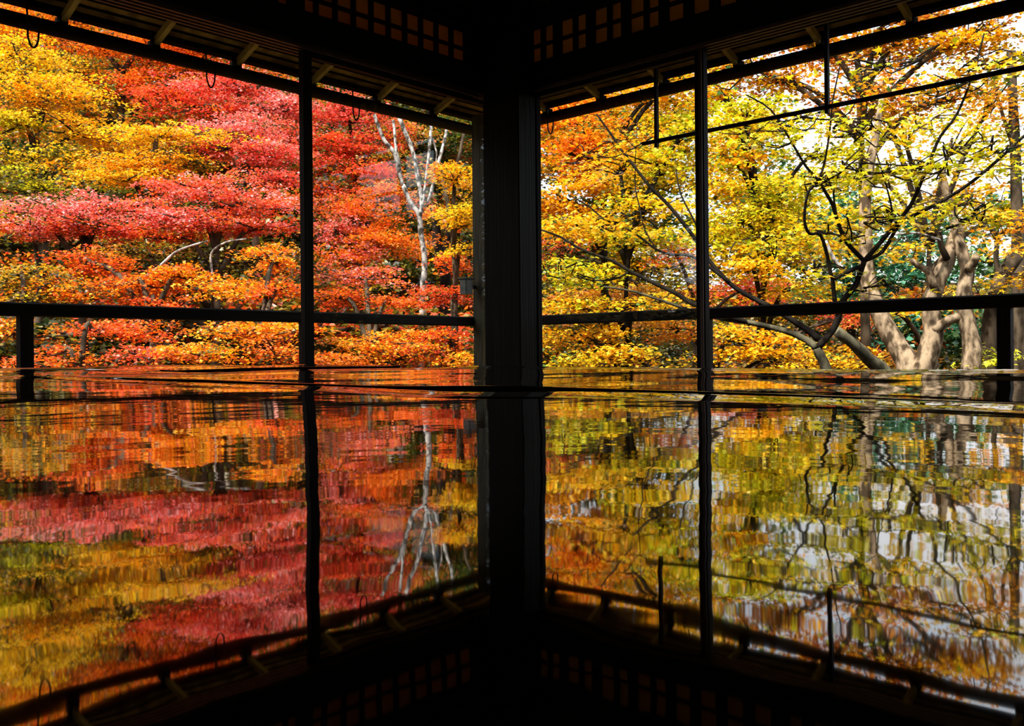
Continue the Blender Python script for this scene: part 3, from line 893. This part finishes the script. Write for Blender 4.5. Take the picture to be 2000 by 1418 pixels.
tree('maple_tree', 'yellow maple with flat layers behind the yellow side door',
     [(1150, 430, 9, 200, 60, 3, 'yellow+yellow+gold'), (1260, 400, 9, 200, 70, 3, 'yellow+yellow+lime'), (1240, 470, 8.8, 200, 50, 2.8, 'yellow+lime+lime'), (1130, 540, 8.6, 170, 60, 2.8, 'yellow+lime+lime'), (1250, 590, 8.6, 220, 44, 2.8, 'yellow+yellow+gold'),
      (1110, 590, 8.4, 140, 50, 3, 'gold+lime'), (1300, 320, 9.3, 160, 70, 2.8, 'yellow+lime+lime'), (1210, 320, 9.4, 140, 50, 2.4, 'gold+yellow'), (1340, 250, 9.4, 140, 60, 2.4, 'yellow+lime+lime')], leaf=0.05, trunk_r=0.07, bark='bark_dark', accent=('olive+green', 0.16))
tree('maple_tree', 'yellow green maple filling the open bay beside the door of the yellow side',
     [(1450, 220, 9.5, 180, 90, 2.88, 'lime+lime+yellow'), (1430, 310, 9.4, 150, 80, 3.00, 'gold+lime'), (1520, 380, 9.2, 190, 90, 3.12, 'lime+lime+yellow'), (1440, 430, 9, 150, 80, 3.50, 'yellow+lime+lime'), (1540, 470, 8.9, 200, 70, 3.25, 'yellow+yellow+lime'),
      (1460, 520, 8.8, 160, 50, 3.25, 'yellow+yellow+gold'), (1600, 290, 9.5, 160, 70, 2.00, 'lime'), (1420, 180, 9.8, 100, 50, 2.50, 'lime+gold'), (1560, 560, 8.8, 180, 44, 2.75, 'yellow+yellow+lime')], leaf=0.052, trunk_r=0.07, bark='bark_dark', accent=('olive+green', 0.16))
tree('maple_tree', 'russet and gold maple with sky between its leaves, under the eave of the yellow side',
     [(1660, 90, 10, 300, 90, 1.88, 'brown+gold'), (1800, 60, 9.6, 260, 100, 1.80, 'brown+yellow'), (1930, 60, 9.4, 200, 120, 2.40, 'gold+yellow'), (1700, 190, 9.6, 240, 80, 1.50, 'brown+yellow'), (1850, 190, 9.4, 220, 80, 1.20, 'gold+brown'),
      (1500, 150, 10, 200, 70, 2.25, 'yellow+brown'), (1430, 125, 10, 170, 56, 2.0, 'brown+yellow'), (1570, 85, 10, 200, 56, 2.0, 'brown+gold'), (1740, 30, 9.6, 240, 50, 2.0, 'brown+gold')], leaf=0.055, trunk_r=0.09, bark='bark_brown', twigs=10)
near_limbs = [
    ('trunk', [(1640, 800), (1613, 718), (1602, 695), (1595, 680)], 6.4, 6.4, 18, 15, 'bark_green'),
    ('limb', [(1595, 680), (1577, 665), (1545, 650), (1506, 639), (1457, 629), (1418, 624), (1390, 618), (1330, 600), (1240, 570), (1180, 560)], 6.4, 6.9, 13, 3, 'bark_green'),
    ('limb', [(1595, 680), (1620, 653), (1636, 624), (1646, 588), (1668, 562), (1681, 530), (1688, 510)], 6.4, 6.3, 13, 9, 'bark_dark'),
    ('limb', [(1688, 510), (1652, 471), (1636, 432), (1626, 400), (1612, 375), (1598, 352), (1574, 325), (1545, 276), (1506, 215), (1457, 185)], 6.3, 6.0, 8, 2.5, 'bark_dark'),
    ('limb', [(1688, 510), (1707, 488), (1740, 449), (1779, 400), (1805, 341), (1818, 309), (1837, 266), (1870, 221), (1902, 140), (1922, 65)], 6.3, 5.9, 9, 3, 'bark_dark'),
    ('limb', [(1688, 510), (1724, 491), (1756, 439), (1790, 418), (1831, 398), (1886, 364), (1935, 325), (1984, 280), (2030, 240)], 6.3, 5.8, 7, 5, 'bark_dark'),
    ('limb', [(1681, 520), (1646, 535), (1626, 543), (1616, 500), (1602, 458), (1581, 456), (1571, 429), (1577, 380), (1590, 362), (1607, 331), (1620, 260), (1626, 200), (1640, 130)], 6.3, 6.0, 8, 2.5, 'bark_dark'),
    ('limb', [(1626, 543), (1629, 575), (1634, 610)], 6.3, 6.35, 7, 8, 'bark_dark'),
    ('limb', [(1636, 432), (1628, 380), (1634, 350), (1650, 320), (1680, 290)], 6.2, 6.0, 4, 2, 'bark_dark'),
    ('limb', [(1740, 449), (1742, 410), (1730, 360), (1712, 300)], 6.2, 6.0, 4, 2, 'bark_dark'),
    ('limb', [(1600, 664), (1577, 644), (1545, 624), (1520, 608), (1490, 592), (1457, 575), (1425, 553), (1386, 510), (1350, 456), (1305, 400), (1270, 365), (1235, 320), (1214, 293), (1192, 260), (1165, 223)], 6.5, 7.3, 12, 3, 'bark_dark'),
    ('limb', [(1425, 553), (1390, 525), (1350, 500), (1310, 497), (1282, 487), (1254, 466), (1226, 448), (1180, 428), (1150, 403), (1110, 380)], 6.8, 7.2, 6, 2, 'bark_dark'),
    ('limb', [(1457, 629), (1400, 610), (1350, 592), (1324, 575), (1282, 555), (1254, 541), (1231, 530), (1195, 509), (1158, 496), (1127, 482), (1093, 462), (1054, 448)], 6.6, 7.2, 10, 3, 'bark_dark'),
    ('limb', [(1231, 530), (1200, 545), (1160, 548), (1120, 540)], 7, 7.2, 4, 2, 'bark_dark'),
    ('limb', [(1282, 487), (1260, 450), (1248, 400), (1240, 350), (1245, 230)], 7, 7.3, 3, 1.5, 'bark_dark'),
    ('limb', [(1386, 510), (1360, 440), (1330, 380), (1320, 330)], 6.9, 7.2, 4, 2, 'bark_dark'),
]
tree('maple_tree', 'nearest maple with thin black forking branches and lime yellow leaves',
     [(1500, 260, 6.2, 200, 60, 1.01, 'lime+lime+yellow'), (1600, 230, 6.1, 180, 60, 1.01, 'lime+lime+yellow'), (1570, 360, 6.3, 160, 40, 1.01, 'lime'), (1690, 350, 6.2, 200, 46, 1.30, 'yellow+lime+lime'), (1840, 330, 6.0, 200, 46, 1.30, 'yellow+yellow+lime'),
      (1930, 280, 5.9, 150, 50, 1.30, 'lime+lime+yellow'), (1760, 430, 6.2, 200, 44, 1.30, 'yellow+yellow+lime'), (1900, 410, 6.1, 160, 44, 1.16, 'yellow+lime+lime'), (1720, 260, 6.1, 180, 50, 1.01, 'lime+lime+yellow'), (1640, 450, 6.4, 160, 44, 1.16, 'yellow+lime+lime'),
      (1480, 470, 6.8, 140, 40, 1.30, 'yellow+lime+lime'), (1240, 440, 7.2, 200, 50, 1.30, 'yellow+yellow+gold'), (1120, 520, 7.2, 140, 44, 1.30, 'lime+lime+yellow'), (1190, 300, 7.3, 160, 60, 1.16, 'gold+yellow'), (1560, 540, 6.6, 160, 36, 1.16, 'yellow+yellow+lime'),
      (1690, 560, 6.5, 80, 26, 1.16, 'yellow+yellow+lime'), (1860, 150, 5.9, 200, 50, 1.01, 'yellow+yellow+gold'), (1960, 120, 5.8, 120, 60, 1.30, 'yellow+yellow+lime'), (1430, 130, 6.2, 120, 40, 1.01, 'lime+green'), (1740, 110, 6, 160, 50, 0.87, 'gold+lime')],
     leaf=0.05, star=True, auto=False, base=P(1640, 800, 6.4)[:2], limbs=near_limbs, bark='bark_dark', twigs=9, single_leaves=300, accent=('olive+green', 0.16))
tree('old_maple_tree', 'old maple with thick beige twisting trunks beside the railing post',
     [(1830, 250, 8.2, 160, 60, 1.17, 'yellow+yellow+lime'), (1950, 330, 8, 140, 60, 1.30, 'yellow+lime+lime'), (1960, 440, 8, 120, 60, 2.08, 'yellow+yellow+gold'), (1780, 485, 8.6, 160, 36, 2.08, 'yellow+yellow+lime'), (1720, 400, 8.8, 200, 60, 1.69, 'yellow+lime+lime'),
      (1790, 565, 8.8, 90, 30, 2.60, 'gold+orange'), (1930, 690, 7.8, 110, 40, 2.08, 'lime'), (1990, 540, 8, 80, 50, 2.08, 'yellow+yellow+gold'), (1870, 560, 9, 60, 50, 1.82, 'yellow+yellow+lime'), (1850, 400, 7.8, 130, 50, 1.2, 'yellow+lime+lime')],
     leaf=0.05, star=True, auto=False, base=P(1800, 790, 8)[:2], bark='bark_brown', twigs=5,
     limbs=[('trunk', [(1722, 190), (1712, 260), (1698, 330), (1690, 400), (1691, 465), (1694, 530), (1704, 575), (1724, 627), (1750, 670), (1769, 702), (1780, 740), (1785, 810)], 8.8, 8, 9, 46, 'bark_beige'),
            ('trunk', [(1872, 440), (1862, 475), (1850, 507), (1837, 540), (1822, 572), (1818, 608), (1822, 640), (1818, 676), (1805, 712), (1796, 750), (1790, 810)], 8.1, 8, 22, 40, 'bark_beige'),
            ('trunk', [(1838, 330), (1848, 375), (1860, 415), (1867, 445), (1873, 471), (1883, 507), (1890, 530), (1884, 562), (1883, 601), (1892, 644), (1899, 676), (1897, 712), (1890, 800)], 8.1, 7.8, 11, 36, 'bark_beige'),
            ('limb', [(1824, 560), (1815, 532), (1795, 520), (1779, 507)], 8, 8, 14, 8, 'bark_beige'),
            ('limb', [(1824, 645), (1840, 634), (1857, 624), (1880, 618)], 8, 7.9, 18, 16, 'bark_beige'),
            ('limb', [(1850, 507), (1838, 480), (1834, 452), (1818, 420)], 8, 7.9, 12, 7, 'bark_brown'),
            ('limb', [(1834, 452), (1856, 444), (1875, 438)], 7.9, 7.8, 7, 3, 'bark_dark'),
            ('limb', [(1838, 470), (1815, 462), (1790, 455), (1745, 458)], 7.95, 7.8, 6, 3, 'bark_pale'),
            ('limb', [(1890, 525), (1902, 512), (1906, 500)], 7.9, 7.8, 18, 12, 'bark_beige'),
            ('limb', [(1633, 647), (1668, 673), (1694, 699), (1717, 718), (1760, 760), (1785, 800)], 7.8, 8, 18, 28, 'bark_green'),
            ('limb', [(1612, 470), (1628, 505), (1648, 528)], 8.3, 8.3, 6, 8, 'bark_pale')])
tree('leaning_tree', 'dark leaning trunk between the beige trunks and the railing post',
     [(1960, 480, 9, 90, 50, 1.2, 'gold+yellow')], leaf=0.05, auto=False, base=P(1930, 790, 8.8)[:2],
     limbs=[('trunk', [(1985, 500), (1967, 525), (1951, 556), (1938, 608), (1932, 660), (1928, 720), (1925, 800)], 8.8, 8.8, 24, 30, 'bark_brown'),
            ('limb', [(1951, 556), (1945, 500), (1948, 460), (1920, 440)], 8.8, 8.9, 10, 6, 'bark_brown')])
tree('tall_tree', 'straight brown trunk rising beside the railing post, farther back',
     [(1975, 200, 13, 140, 100, 0.8, 'gold+brown'), (1930, 250, 13, 120, 60, 0.8, 'lime')], leaf=0.06, auto=False, base=P(1988, 790, 13)[:2],
     limbs=[('trunk', [(1975, 100), (1980, 250), (1986, 380), (1988, 500), (1988, 640), (1988, 800)], 13, 13, 14, 26, 'bark_brown'),
            ('limb', [(1984, 300), (1960, 230), (1940, 160)], 13, 13, 8, 4, 'bark_brown')])
tree('tall_tree', 'slim grey trunk standing far back between the forking branches',
     [(1680, 240, 15, 200, 80, 0.7, 'lime+gold'), (1670, 330, 15, 130, 60, 1.0, 'lime+olive')], leaf=0.065, auto=False, base=P(1682, 790, 15)[:2],
     limbs=[('trunk', [(1678, 200), (1682, 290), (1685, 400), (1688, 520), (1690, 700)], 15, 15, 9, 16, 'bark_brown'),
            ('limb', [(1683, 330), (1705, 270), (1720, 210)], 15, 15, 6, 3, 'bark_brown')])
# evergreens
tree('cedar_tree', 'blue green cedar behind the forking branches of the nearest maple',
     [(1660, 400, 22, 130, 150, 2.6, 'teal'), (1660, 500, 21.5, 180, 120, 2.6, 'teal+green'), (1650, 590, 21, 200, 120, 2.4, 'green+teal')], leaf=0.14, tilt=0.9, trunk_r=0.15)
tree('cedar_tree', 'blue green cedar behind the thick beige trunks',
     [(1790, 440, 21, 120, 110, 2.8, 'teal'), (1780, 530, 20.5, 170, 120, 2.8, 'teal'), (1790, 640, 20, 190, 150, 2.8, 'teal+green')], leaf=0.14, tilt=0.9, trunk_r=0.15)
tree('cedar_tree', 'dark green cedar behind the railing post of the yellow side',
     [(1950, 400, 20, 130, 90, 2.2, 'green+teal'), (1930, 500, 19.5, 170, 110, 2.4, 'green'), (1950, 640, 19, 200, 160, 2.8, 'green+teal')], leaf=0.14, tilt=0.9, trunk_r=0.15)
tree('cedar_tree', 'dark green cedar behind the yellow green maple of the open bay',
     [(1480, 380, 20, 140, 140, 2.0, 'green'), (1500, 480, 19.5, 200, 120, 2.2, 'green+olive'), (1430, 300, 21, 120, 100, 1.6, 'green'), (1570, 430, 20, 120, 140, 2.0, 'green+teal')], leaf=0.13, tilt=0.9, trunk_r=0.15)
tree('cedar_tree', 'dark green cedar behind the golden crowns of the yellow side door',
     [(1200, 260, 20, 260, 120, 2.2, 'olive+gold'), (1240, 400, 19.5, 260, 140, 2.2, 'olive+green'), (1150, 520, 19, 260, 140, 2.2, 'olive+green')], leaf=0.13, tilt=0.9, trunk_r=0.15)

# ---- undergrowth on the hillside
def undergrowth():
    pts = []; cols = []
    for k in range(1300):
        az = rng.uniform(-0.62, 0.62) if k % 3 else rng.uniform(-0.62, -0.02); d = rng.uniform(8.5, 30)
        X = d * math.tan(az)
        p = CAM + FWD * d + RGT * X
        z = ground(p[0], p[1])
        n = 190
        r = rng.uniform(0.5, 1.0) * (0.7 + d / 25)
        c = np.array([p[0], p[1], z + r * 0.45])
        W, SC, kk = pad_points(c, np.array([r, r, r * 0.6]), n, 0.10)
        pts.append(W)
        pal = ['olive', 'dark', 'olive+brown', 'brown+rust', 'olive+dark'][int(rng.integers(0, 5))]
        cols.append(pal_cols(pal, n))
    me = leaves_mesh('undergrowth', np.vstack(pts), np.vstack(cols) * 0.8, 0.12, 0.7, False)
    o = bpy.data.objects.new('undergrowth', me)
    COL.objects.link(o)
    tag(o, 'low green and russet undergrowth covering the hillside', 'undergrowth', kind='stuff')
undergrowth()

# ---- crowns beyond the upper slope
back = [
    ('golden brown tree on the ridge above the orange maple', [(200, 20, 27, 260, 120, 2.6, 'olive+gold'), (80, 60, 26, 220, 120, 2.6, 'olive+orange')]),
    ('russet tree on the ridge behind the crimson maple', [(420, 90, 25, 300, 130, 2.8, 'brown+rust'), (560, 150, 24, 200, 120, 2.8, 'rust+olive')]),
    ('dark green tree on the slope behind the pale stems', [(720, 200, 24, 280, 120, 2.6, 'olive+brown'), (860, 260, 23, 200, 120, 2.4, 'olive+green'), (820, 400, 20, 240, 160, 2.6, 'olive+brown')]),
    ('amber tree on the ridge behind the corner pillar', [(900, 160, 25, 220, 120, 2.2, 'gold+brown'), (1060, 180, 24, 240, 120, 2.4, 'gold+brown'), (1040, 300, 22, 160, 140, 2.4, 'gold+olive')]),
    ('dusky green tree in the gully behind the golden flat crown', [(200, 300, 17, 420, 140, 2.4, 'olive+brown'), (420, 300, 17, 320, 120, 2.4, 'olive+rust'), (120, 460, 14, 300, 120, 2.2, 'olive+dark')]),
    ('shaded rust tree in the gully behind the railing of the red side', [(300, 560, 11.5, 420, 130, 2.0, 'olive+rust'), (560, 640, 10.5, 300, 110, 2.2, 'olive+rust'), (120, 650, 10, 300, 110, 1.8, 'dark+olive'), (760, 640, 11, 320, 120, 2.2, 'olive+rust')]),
]
back += [
    ('gold tree on the far slope right behind the yellow side door', [(1120, 280, 19, 260, 140, 2.6, 'gold+yellow'), (1260, 330, 18.5, 260, 160, 2.6, 'yellow+lime'), (1180, 200, 19.5, 300, 90, 2.4, 'gold+brown'), (1330, 240, 19, 200, 130, 2.4, 'yellow+lime')]),
    ('yellow tree on the far slope low behind the yellow side door', [(1150, 480, 16, 280, 140, 2.6, 'gold+lime'), (1290, 520, 15.5, 260, 150, 2.6, 'yellow+olive'), (1180, 610, 14, 320, 110, 2.4, 'gold+olive')]),
    ('lime tree on the far slope behind the open bay of the yellow side', [(1440, 250, 17, 180, 140, 2.2, 'lime+gold'), (1500, 360, 16.5, 220, 130, 2.6, 'lime+yellow'), (1430, 460, 16, 220, 140, 2.6, 'yellow+lime'), (1560, 450, 16, 200, 120, 2.2, 'lime+yellow'), (1500, 580, 15, 320, 100, 2.4, 'gold+olive')]),
    ('yellow tree on the far slope behind the old beige trunks', [(1700, 330, 17, 200, 70, 1.6, 'yellow+lime'), (1840, 380, 17, 220, 70, 1.6, 'yellow+gold'), (1960, 420, 16.5, 160, 90, 2.0, 'yellow+lime'), (1740, 600, 15, 200, 60, 1.2, 'gold+lime'), (1860, 270, 16, 260, 120, 0.6, 'yellow+lime'), (1950, 170, 15, 180, 150, 0.7, 'gold+yellow'), (1700, 150, 16, 260, 120, 0.6, 'gold+brown'), (1760, 250, 15.5, 200, 80, 0.6, 'yellow+lime')]),
]
for lab, pads in back:
    tree('hill_tree', lab, pads, leaf=0.10, trunk_r=0.14, dense=1.6)
# ---- unseen crowns, added to block sky haze in the door panes, with a gap
tree('hill_tree', 'dark tree added out of view to screen the red side glass from sky',
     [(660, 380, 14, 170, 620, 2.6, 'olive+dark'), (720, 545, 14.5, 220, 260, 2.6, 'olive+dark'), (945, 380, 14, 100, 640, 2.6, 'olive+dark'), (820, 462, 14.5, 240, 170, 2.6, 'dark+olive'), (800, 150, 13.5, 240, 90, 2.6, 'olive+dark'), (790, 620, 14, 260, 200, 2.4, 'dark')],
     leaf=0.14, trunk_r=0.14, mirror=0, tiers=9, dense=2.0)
tree('hill_tree', 'dark tree added out of view to screen the yellow side glass from sky',
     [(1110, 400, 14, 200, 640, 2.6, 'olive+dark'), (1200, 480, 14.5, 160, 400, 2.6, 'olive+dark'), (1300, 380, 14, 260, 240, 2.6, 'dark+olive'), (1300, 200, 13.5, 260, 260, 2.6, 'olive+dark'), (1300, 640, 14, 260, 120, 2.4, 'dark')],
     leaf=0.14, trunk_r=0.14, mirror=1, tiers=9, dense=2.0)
print('LEAVES', NLEAF[0])
